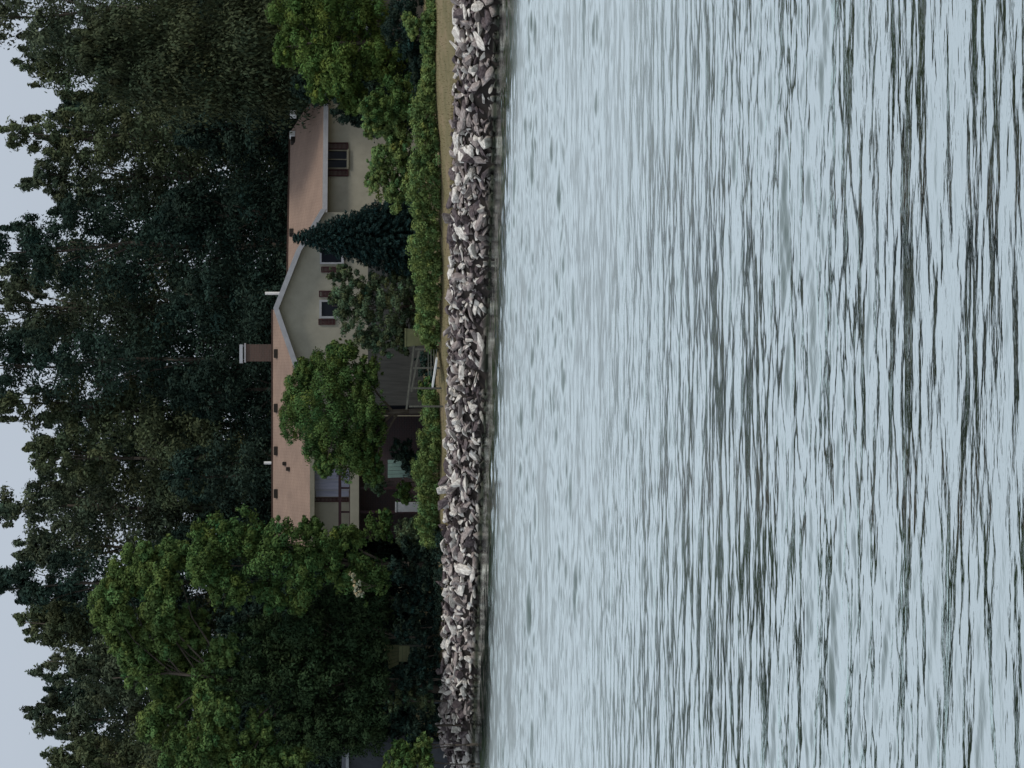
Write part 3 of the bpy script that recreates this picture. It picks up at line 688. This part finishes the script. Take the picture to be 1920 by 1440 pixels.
# hedges
def hedge(label, pts, seed, mat='hedge', size=.075, dens=1.0):
    """pts: (py, Y, v_top, v_bottom) along the hedge"""
    rng = np.random.default_rng(seed); pys = [p[0] for p in pts]
    x0 = X(pts[0][0], pts[0][1]); t = empty('hedge', (x0, pts[0][1], gz(x0, pts[0][1])), label, 'hedge')
    ce = []; rs = []; mb = MB(); py = pys[0]
    while py < pys[-1]:
        Y = float(np.interp(py, pys, [p[1] for p in pts])); vt = float(np.interp(py, pys, [p[2] for p in pts])) + 5 * math.sin(py * .045 + seed) + 4 * math.sin(py * .12)
        x = X(py, Y); z0 = gz(x, Y); z1 = Z(vt + rng.uniform(-5, 5), Y); hh = max(.3, z1 - z0)
        for _ in range(int(9 * dens)):
            z = z0 + hh * rng.uniform(.06, .88); dd = rng.normal(0, .28); q = rng.uniform(.16, .3)
            ce.append((x + rng.normal(0, .15), Y + dd - .1 * (z - z0), z)); rs.append((q, q, q * .8))
        py += 5.5
    link('foliage', foliage_mesh('foliage', [leaves(np.array(ce), np.array(rs), 60, size * .85, rng, .5, .5, .2, .18, .3, .10)]), t, LM[mat]);
hedge('long low bright green hedge behind the lawn, right of the wooden rails', [(-30, 131, 800, 0), (150, 131, 790, 0), (200, 131.5, 770, 0), (330, 132, 764, 0), (450, 134, 764, 0), (540, 136, 772, 0), (600, 137.2, 778, 0), (640, 138, 790, 0)], 71, dens=1.2)
hedge('shorter clumpy green hedge below the balcony, left of the wooden rails', [(745, 140.5, 797, 0), (800, 142, 786, 0), (850, 143, 780, 0), (885, 144, 774, 0), (940, 145, 778, 0), (985, 146, 776, 0), (1015, 146.5, 785, 0)], 72, dens=1.25)

# undergrowth on the left bank (plants one by one)
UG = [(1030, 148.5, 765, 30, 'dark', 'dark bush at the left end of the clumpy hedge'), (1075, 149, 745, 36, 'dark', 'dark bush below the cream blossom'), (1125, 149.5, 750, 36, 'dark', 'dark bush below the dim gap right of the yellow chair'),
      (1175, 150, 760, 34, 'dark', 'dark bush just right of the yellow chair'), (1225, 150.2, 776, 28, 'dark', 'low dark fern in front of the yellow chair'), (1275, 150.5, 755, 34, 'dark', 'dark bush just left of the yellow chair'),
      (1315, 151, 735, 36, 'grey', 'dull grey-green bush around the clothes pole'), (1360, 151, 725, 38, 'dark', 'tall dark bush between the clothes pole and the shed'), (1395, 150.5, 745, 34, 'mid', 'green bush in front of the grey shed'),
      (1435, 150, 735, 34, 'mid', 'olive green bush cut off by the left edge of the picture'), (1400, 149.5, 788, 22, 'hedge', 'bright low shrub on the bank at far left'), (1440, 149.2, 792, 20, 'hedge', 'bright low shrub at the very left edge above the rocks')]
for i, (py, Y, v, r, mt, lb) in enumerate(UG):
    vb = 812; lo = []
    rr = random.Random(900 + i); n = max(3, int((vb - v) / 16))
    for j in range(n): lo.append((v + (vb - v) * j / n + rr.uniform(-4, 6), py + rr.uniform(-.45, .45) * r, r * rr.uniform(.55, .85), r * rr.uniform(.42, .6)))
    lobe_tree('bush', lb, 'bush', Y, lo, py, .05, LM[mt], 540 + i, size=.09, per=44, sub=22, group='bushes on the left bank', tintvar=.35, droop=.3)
for i, (py, v, Y) in enumerate([(1095, 664, 150.5)]):
    lobe_tree('blossom_shrub', 'dim climbing shrub with a patch of cream blossom left of the balcony', 'shrub', 147.2, [(668, 1098, 12, 12), (674, 1112, 10, 8), (660, 1078, 6, 6)], 1097, .008, LM['blossom'], 590, baseY=149.4, size=.055, per=18, sub=10, tintvar=.2)
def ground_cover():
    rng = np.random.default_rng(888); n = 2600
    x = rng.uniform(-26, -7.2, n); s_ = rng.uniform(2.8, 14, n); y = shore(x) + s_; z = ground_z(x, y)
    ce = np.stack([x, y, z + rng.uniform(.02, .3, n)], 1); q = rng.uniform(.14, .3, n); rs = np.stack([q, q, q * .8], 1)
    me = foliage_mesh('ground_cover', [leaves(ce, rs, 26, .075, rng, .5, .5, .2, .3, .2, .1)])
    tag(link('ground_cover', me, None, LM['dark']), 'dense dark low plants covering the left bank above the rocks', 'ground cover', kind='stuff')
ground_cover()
for i, (py, v, Y, r, mt, lb) in enumerate([(683, 800, 141.5, 30, 'dark', 'dark low bush behind the wooden handrails'), (735, 798, 141.8, 24, 'mid', 'small green bush at the left end of the wooden handrails'), (985, 705, 150.5, 28, 'mid', 'green shrub at the left end of the balcony'), (905, 700, 149, 20, 'grey', 'pale green shrub beside the left balcony post'), (650, 806, 139.2, 12, 'hedge', 'small bright clump beside the yellow-green bin'), (925, 752, 148.5, 18, 'mid', 'small green bush in front of the brick wall between balcony posts'), (1000, 760, 149, 26, 'grey', 'dull green bush at the left corner of the house')]):
    lobe_tree('bush', lb, 'bush', Y, [(v, py, r, r * .8), (v + r * .6, py + r * .5, r * .7, r * .6), (v + r * .5, py - r * .6, r * .7, r * .55)], py, .04, LM[mt], 610 + i, size=.08, per=46, sub=20, tintvar=.3)
# bush with teal leaves region under the weeping tree
lobe_tree('bush', 'small dark bush in front of the brick wall beside the teal chair', 'bush', 147.5, [(765, 855, 30, 24), (750, 840, 22, 18), (780, 870, 26, 18)], 855, .04, LM['dark'], 595, size=.08, per=44, sub=20)

# ------------------------------------------------------------------ garden furniture
def garden_chair(px_seat, py, Y, mat, name, label, cat, w_=.62, back=.75, yaw=0, seat=.4):
    x = X(py, Y); z0 = gz(x, Y); t = empty(name, (x, Y, z0), label, cat)
    q = Matrix.Rotation(R(yaw), 4, 'Z'); o = Vector((x, Y, z0))
    def T(m, nm):
        m.v = [tuple(o + (q @ Vector(v))) for v in m.v]; m.build(nm, mat, t)
    m = MB()
    for i in range(5):
        a = -w_ / 2 + i * w_ / 5; m.hexa([(a + .008, .28, seat), (a + w_ / 5 - .008, .28, seat), (a + w_ / 5 - .008, .31, seat), (a + .008, .31, seat),
                                         (a + .008, .48, seat + back), (a + w_ / 5 - .008, .48, seat + back), (a + w_ / 5 - .008, .51, seat + back), (a + .008, .51, seat + back)])
    T(m, 'backrest')
    m = MB()
    for i in range(5): m.box(-w_ / 2, w_ / 2, -.28 + i * .11, -.19 + i * .11, seat - .02, seat + .012)
    m.box(-w_ / 2, w_ / 2, -.32, -.285, seat - .12, seat + .012); T(m, 'seat')
    for sx in (-1, 1):
        for yy in (-.28, .3):
            m = MB(); m.box(sx * w_ / 2 - .03, sx * w_ / 2 + .03, yy - .04, yy + .04, -.05, seat - .023 if yy > 0 else seat + .2); T(m, 'leg')
        m = MB(); m.box(sx * (w_ / 2 + .02) - .06, sx * (w_ / 2 + .02) + .06, -.36, .38, seat + .203, seat + .235); T(m, 'armrest')
    return t
# yellow slatted lounge chair on the left bank: broad back panel, pale apron
def yellow_chair():
    Y = 152.0; x = X(1232, Y); z0 = gz(x, Y)
    t = empty('lounge_chair', (x, Y, z0), 'mustard yellow garden lounge chair standing alone in the dark bushes on the left bank', 'garden chair')
    Fc = Fr(0, Y, 0)
    s0, s1 = Fc.sz(740, 1256)[0], Fc.sz(740, 1209)[0]; zt = Fc.sz(722, 1209)[1]; zt2 = Fc.sz(729, 1256)[1]; zm = Fc.sz(748, 1230)[1]
    m = MB(); n = 6
    for i in range(n):
        a = s0 + (s1 - s0) * i / n + .01; b = s0 + (s1 - s0) * (i + 1) / n - .008; sl0 = s0 + .22 * (s1 - s0) + (a - s0) * .78; sl1 = s0 + .22 * (s1 - s0) + (b - s0) * .78
        za = zt2 + (zt - zt2) * (i / n); zb = zt2 + (zt - zt2) * ((i + 1) / n)
        m.hexa([(sl0, Y, zm), (sl1, Y, zm), (sl1, Y + .03, zm), (sl0, Y + .03, zm), (a, Y + .3, za), (b, Y + .3, zb), (b, Y + .33, zb), (a, Y + .33, za)])
    m.build('backrest', M['yellow'], t)
    a0, a1 = Fc.sz(750, 1239)[0], Fc.sz(750, 1209)[0]; zb = Fc.sz(768, 1230)[1]
    m = MB()
    for i in range(3):
        z_ = zb + (zm - zb) * i / 3; m.box(a0, a1, Y - .5, Y - .47, z_ + .004, z_ + (zm - zb) / 3 - .006)
    m.build('apron', M['yellow'], t)
    m = MB()
    for i in range(5): m.box(a0, a1, Y - .46 + i * .095, Y - .38 + i * .095, zm - .03, zm)
    m.build('seat', M['yellow'], t)
    for sx in (a0 + .03, a1 - .03, s0 + .25):
        for yy in (-.44, .02):
            m = MB(); m.box(sx - .03, sx + .03, Y + yy, Y + yy + .06, z0 - .05, zm - .033); m.build('leg', M['wood'], t)
yellow_chair()
garden_chair(0, 876, 150.5, M['teal'], 'garden_chair', 'teal slatted garden chair under the balcony beside the drooping tree', 'garden chair', w_=.95, back=1.0, yaw=12, seat=1.05)
# white storage bench by the balcony post
Y = 150.8; a = P(741, 960, Y); b = P(772, 942, Y); t = empty('storage_box', ((a.x + b.x) / 2, Y, gz(a.x, Y)), 'pale grey-white storage box standing by the balcony post', 'storage box')
m = MB(); m.box(a.x, b.x, Y, Y + .5, gz(a.x, Y), a.z - .09); m.build('body', M['metal'], t, bevel=.015)
m = MB(); m.box(a.x - .02, b.x + .02, Y - .02, Y + .52, a.z - .087, a.z); m.build('lid', M['metal'], t, bevel=.01)
# clothes pole
Y = 152.6; a = P(688, 1318, Y); t = empty('clothes_pole', (a.x, Y, gz(a.x, Y)), 'blue-grey metal clothes pole with a crossbar at the left', 'clothes pole')
m = MB(); m.bar((a.x, Y, gz(a.x, Y) - .1), (a.x, Y, a.z), .035); m.build('pole', M['trimd'], t)
p0 = P(685, 1300, Y); p1 = P(691, 1346, Y); m = MB(); m.beam(p0, p1, .07, .09); m.build('crossbar', M['trimd'], t)
# sheds at the edges
def shed(label, py0, py1, Y, v_eave, v_ridge, wallm, roofm, depth=3, lip=.1):
    x0, x1 = X(py1, Y), X(py0, Y); zE = Z(v_eave, Y); zR = Z(v_ridge, Y); z0 = min(gz(x0, Y), gz(x1, Y)) - .1
    t = empty('shed', ((x0 + x1) / 2, Y, z0), label, 'shed')
    m = MB(); m.box(x0, x1, Y, Y + depth, z0, zE - .02); m.build('wall', wallm, t)
    m = MB(); m.hexa([(x0 - .2, Y - .2, zE - .02), (x1 + .2, Y - .2, zE - .02), (x1 + .2, Y + depth / 2, zR - .1), (x0 - .2, Y + depth / 2, zR - .1), (x0 - .2, Y - .2, zE + .08), (x1 + .2, Y - .2, zE + .08), (x1 + .2, Y + depth / 2, zR), (x0 - .2, Y + depth / 2, zR)])
    m.hexa([(x0 - .2, Y + depth / 2 + .003, zR - .1), (x1 + .2, Y + depth / 2 + .003, zR - .1), (x1 + .2, Y + depth + .2, zE - .02), (x0 - .2, Y + depth + .2, zE - .02), (x0 - .2, Y + depth / 2 + .003, zR), (x1 + .2, Y + depth / 2 + .003, zR), (x1 + .2, Y + depth + .2, zE + .08), (x0 - .2, Y + depth + .2, zE + .08)])
    m.build('roof', roofm, t)
    m = MB(); m.box(x0 - .2, x1 + .2, Y - .26, Y - .203, zE - .06, zE + .1); m.build('gutter', M['metal'], t)
    return t
GREYR = noise_mat('grey_roofing', (.04, .044, .052), (.065, .07, .08), 3, .9)
shed('low grey-walled shed at the left edge of the picture with a pale gutter', 1392, 1500, 154.5, 652, 640, GREYR, GREYR)
shed('weathered brown-grey shed with pale roof edge at the right picture edge', -80, 44, 144.5, 696, 684, noise_mat('old_boards', (.06, .055, .045), (.11, .10, .085), 2, .9, stretch=(8, 1, .5)), GREYR)

# wooden rails and steps in the gap between the hedges
Y = 139.5
def gp(px, py, yy=0): return P(px, py, Y + yy)
x0 = X(700, Y); t = empty('wooden_railing', (x0, Y, gz(x0, Y)), 'weathered wooden steps and slanting handrails in the gap between the hedges', 'railing')
for (a, b) in (((776, 648), (762, 768)), ((786, 655), (771, 735))):
    m = MB(); m.beam(gp(*a), gp(*b), .06, .09); m.build('handrail', M['wood'], t)
for py, v in ((655, 777), (690, 773), (728, 768), (762, 765)):
    p = gp(v, py); m = MB(); m.box(p.x - .045, p.x + .045, Y - .045, Y + .045, gz(p.x, Y) - .1, p.z - .04); m.build('post', M['wood'], t)
for i in range(4):
    pa = gp(802 + i * 5, 705); pb = gp(802 + i * 5, 655); yy = Y - .3 - i * .3
    m = MB(); m.box(pa.x, pb.x, yy - .28, yy, pa.z - .04, pa.z); m.build('step', M['wood'], t)
# plank lying on the lawn edge
pa = P(819, 672, 137.5); pb = P(811, 724, 138.3); o_ = MB(); o_.beam(pa, pb, .22, .08)
plk = o_.build('plank', M['white']); tag(plk, 'white plank lying at the lawn edge below the wooden rails', 'plank')
# yellow-green bin beside the steps
Y = 140.2; x0 = X(632, Y); t = empty('garden_bin', (x0, Y, gz(x0, Y)), 'yellow-green square garden bin right of the wooden rails', 'bin')
a = P(759, 616, Y); b = P(776, 650, Y); m = MB(); zb = gz(x0, Y) - .02
m.hexa([(b.x + .12, Y + .06, zb), (a.x - .08, Y + .06, zb), (a.x - .08, Y + .5, zb), (b.x + .12, Y + .5, zb), (b.x, Y, a.z - .06), (a.x, Y, a.z - .06), (a.x, Y + .6, a.z - .06), (b.x, Y + .6, a.z - .06)])
m.build('body', M['yellow'], t); m = MB(); m.box(b.x - .02, a.x + .02, Y - .02, Y + .62, a.z - .057, a.z); m.build('lid', M['yellow'], t)

# ------------------------------------------------------------------ riprap
ROCKM = [('pale', noise_mat('pale_limestone', (.27, .24, .22), (.84, .80, .73), 2.8, .9, .5, c3=(.56, .52, .47))),
         ('grey', noise_mat('grey_rock', (.15, .118, .112), (.42, .37, .34), 3, .9, .5, c3=(.26, .22, .205))),
         ('dark', noise_mat('dark_rock', (.04, .028, .03), (.16, .13, .128), 3, .9, .5, c3=(.085, .066, .068)))]
for _t, _m in ROCKM:        # dark foot of the bank just above the lake level
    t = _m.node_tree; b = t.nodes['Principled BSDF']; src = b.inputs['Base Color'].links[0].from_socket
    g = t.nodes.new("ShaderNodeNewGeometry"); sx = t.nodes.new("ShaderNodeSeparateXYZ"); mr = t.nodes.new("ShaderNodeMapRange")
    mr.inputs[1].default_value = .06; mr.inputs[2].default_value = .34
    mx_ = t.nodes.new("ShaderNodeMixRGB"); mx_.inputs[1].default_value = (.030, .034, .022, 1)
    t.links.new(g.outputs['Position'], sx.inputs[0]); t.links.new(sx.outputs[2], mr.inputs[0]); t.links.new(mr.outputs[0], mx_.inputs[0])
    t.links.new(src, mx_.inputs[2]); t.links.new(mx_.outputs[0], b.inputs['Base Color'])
def rock_mesh(name, rng, tone):
    bm = bmesh.new(); n = 13
    for _ in range(n):
        d = Vector(rng.normal(size=3)); d.normalize(); d = Vector((math.copysign(abs(d.x) ** .7, d.x), math.copysign(abs(d.y) ** .7, d.y), math.copysign(abs(d.z) ** .8, d.z)))
        bm.verts.new(d * float(rng.uniform(.8, 1.05)))
    r = bmesh.ops.convex_hull(bm, input=bm.verts[:]); bmesh.ops.delete(bm, geom=list({g for g in r['geom_interior'] + r['geom_unused'] if isinstance(g, bmesh.types.BMVert)}), context='VERTS')
    bmesh.ops.bevel(bm, geom=bm.edges[:], offset=.045, segments=1, affect='EDGES')
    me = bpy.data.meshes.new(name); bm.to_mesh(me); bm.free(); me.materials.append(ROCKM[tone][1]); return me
rng = np.random.default_rng(77)
protos = [[rock_mesh('rock', rng, t) for _ in range(14)] for t in range(3)]
cand = []
xx = -44.0
while xx < 40:
    inview = -26 < xx < 22
    for row in range(7):
        s = (row + rng.uniform(.1, .9)) / 7 * 3.3 - .35          # distance behind the waterline, along Y
        x = xx + rng.uniform(-.18, .18)
        y = float(shore(x)) + s; z = gz(x, y)
        big = rng.random()
        sz = rng.uniform(.13, .24) if big < .66 else rng.uniform(.24, .37)
        tone = rng.choice(3, p=[.36, .34, .30] if row > 0 else [.16, .34, .5])
        cand.append((x, y, z, sz, int(tone), row))
    xx += .28
vis = []
for c in cand:
    u = c[0] / c[1] * F + 720
    if -15 < u < 1455: vis.append(c)
vis.sort(key=lambda c: -c[3] / c[1]); ind = vis[:300]; indset = set(id(c) for c in ind)
ZONES = [(0, 150, 'bushes at the left edge'), (150, 260, 'yellow chair'), (260, 400, 'maple'), (400, 520, 'balcony'), (520, 620, 'drooping tree'), (620, 700, 'pale porch post'), (700, 800, 'wooden rails'), (800, 920, 'gable peak'),
         (920, 1060, 'blue spruce'), (1060, 1190, 'wing window'), (1190, 1290, 'roof end at right'), (1290, 1441, 'lime green tree')]
cells = {}
for c in ind:
    u = min(1439, max(0, c[0] / c[1] * F + 720)); zn = [z[2] for z in ZONES if z[0] <= u < z[1]][0]
    rowname = 'at waterline' if c[5] < 2 else ('mid slope' if c[5] < 5 else 'along top edge')
    cells.setdefault((zn, rowname, c[4]), []).append((u, c))
ORD = ['first', 'second', 'third', 'fourth', 'fifth', 'sixth', 'seventh', 'eighth', 'ninth', 'tenth', 'eleventh', 'twelfth', 'thirteenth', 'fourteenth', 'fifteenth', 'sixteenth']
ADJ = ['pale', 'grey', 'dark']
def place(o, c, r):
    o.location = (c[0], c[1], c[2] + c[3] * .25)
    o.rotation_euler = (r.normal(0, .5), r.normal(0, .5), r.uniform(0, 6.28))
    o.scale = (c[3] * r.uniform(1.05, 2.3), c[3] * r.uniform(.75, 1.1), c[3] * r.uniform(.36, .72))
for (zn, rowname, tone), lst in cells.items():
    lst.sort(key=lambda q: q[0])
    for i, (u, c) in enumerate(lst):
        o = bpy.data.objects.new('rock', protos[tone][int(rng.integers(14))]); COL.objects.link(o); place(o, c, rng)
        if len(lst) == 1: lb = f'the one large {ADJ[tone]} rock {rowname} below {zn}'
        else: lb = f'{ORD[i]} large {ADJ[tone]} rock from left {rowname} below {zn}'
        tag(o, lb, 'rock', 'riprap rocks along the shore')
# the many smaller stones between and beyond as one object
def rubble():
    r = np.random.default_rng(9); V = []; Fc = []; MI = []; nv = 0
    base = []
    for tl in protos:
        row = []
        for me in tl[:8]:
            co = np.empty(len(me.vertices) * 3); me.vertices.foreach_get('co', co); row.append((co.reshape(-1, 3), [tuple(p.vertices) for p in me.polygons]))
        base.append(row)
    items = [c for c in cand if id(c) not in indset]
    for _ in range(2600):
        x = r.uniform(-30, 26); s = r.uniform(-.75, 3.1); y = float(shore(x)) + s; items.append((x, y, gz(x, y), r.uniform(.08, .18), int(r.choice(3, p=[.34, .36, .3])), 1))
    for c in items:
        co, fs = base[c[4]][int(r.integers(8))]
        e = Matrix.Rotation(r.uniform(0, 6.28), 3, 'Z') @ Matrix.Rotation(r.normal(0, .5), 3, 'X') @ Matrix.Rotation(r.normal(0, .5), 3, 'Y')
        s = c[3] * np.array([r.uniform(.95, 2.2), r.uniform(.8, 1.1), r.uniform(.36, .72)])
        q = (co * s) @ np.array(e).T + np.array([c[0], c[1], c[2] + c[3] * .3])
        V.append(q); Fc += [tuple(nv + i for i in f) for f in fs]; MI += [c[4]] * len(fs); nv += len(q)
    me = bpy.data.meshes.new('rubble'); me.from_pydata(np.concatenate(V).tolist(), [], Fc)
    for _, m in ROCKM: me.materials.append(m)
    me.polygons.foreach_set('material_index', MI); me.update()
    o = bpy.data.objects.new('rubble', me); COL.objects.link(o)
    tag(o, 'mixed small stones filling the gaps of the riprap bank', 'small stones', kind='stuff')
rubble()

# grass tufts along the top of the rocks and on the lawn
def tufts():
    r = np.random.default_rng(31); n = 26000
    x = r.uniform(-24, 24, n); s = np.where(r.random(n) < .35, r.uniform(2.7, 3.8, n), r.uniform(2.7, 22, n)); y = shore(x) + s; z = ground_z(x, y)
    h = r.uniform(.04, .11, n); a = r.uniform(0, 6.28, n); wd = .012
    dx = np.cos(a) * wd; dy_ = np.sin(a) * wd; lx = r.normal(0, .03, n); ly = r.normal(0, .03, n)
    v = np.stack([np.stack([x - dx, y - dy_, z - .01], -1), np.stack([x + dx, y + dy_, z - .01], -1), np.stack([x + lx, y + ly, z + h], -1)], 1).reshape(-1, 3)
    ct = np.clip(r.normal(1, .25, n), .4, 1.7); col = np.repeat(np.stack([ct, ct, ct, np.ones(n)], 1), 3, 0)
    me = fast_mesh('lawn_grass', v, np.arange(3 * n).reshape(-1, 3), col)
    tag(link('lawn_grass', me, None, leaf_mat('dry_grass', (.165, .14, .068))), 'short dry olive grass on the strip above the rocks', 'grass', kind='stuff')
tufts()
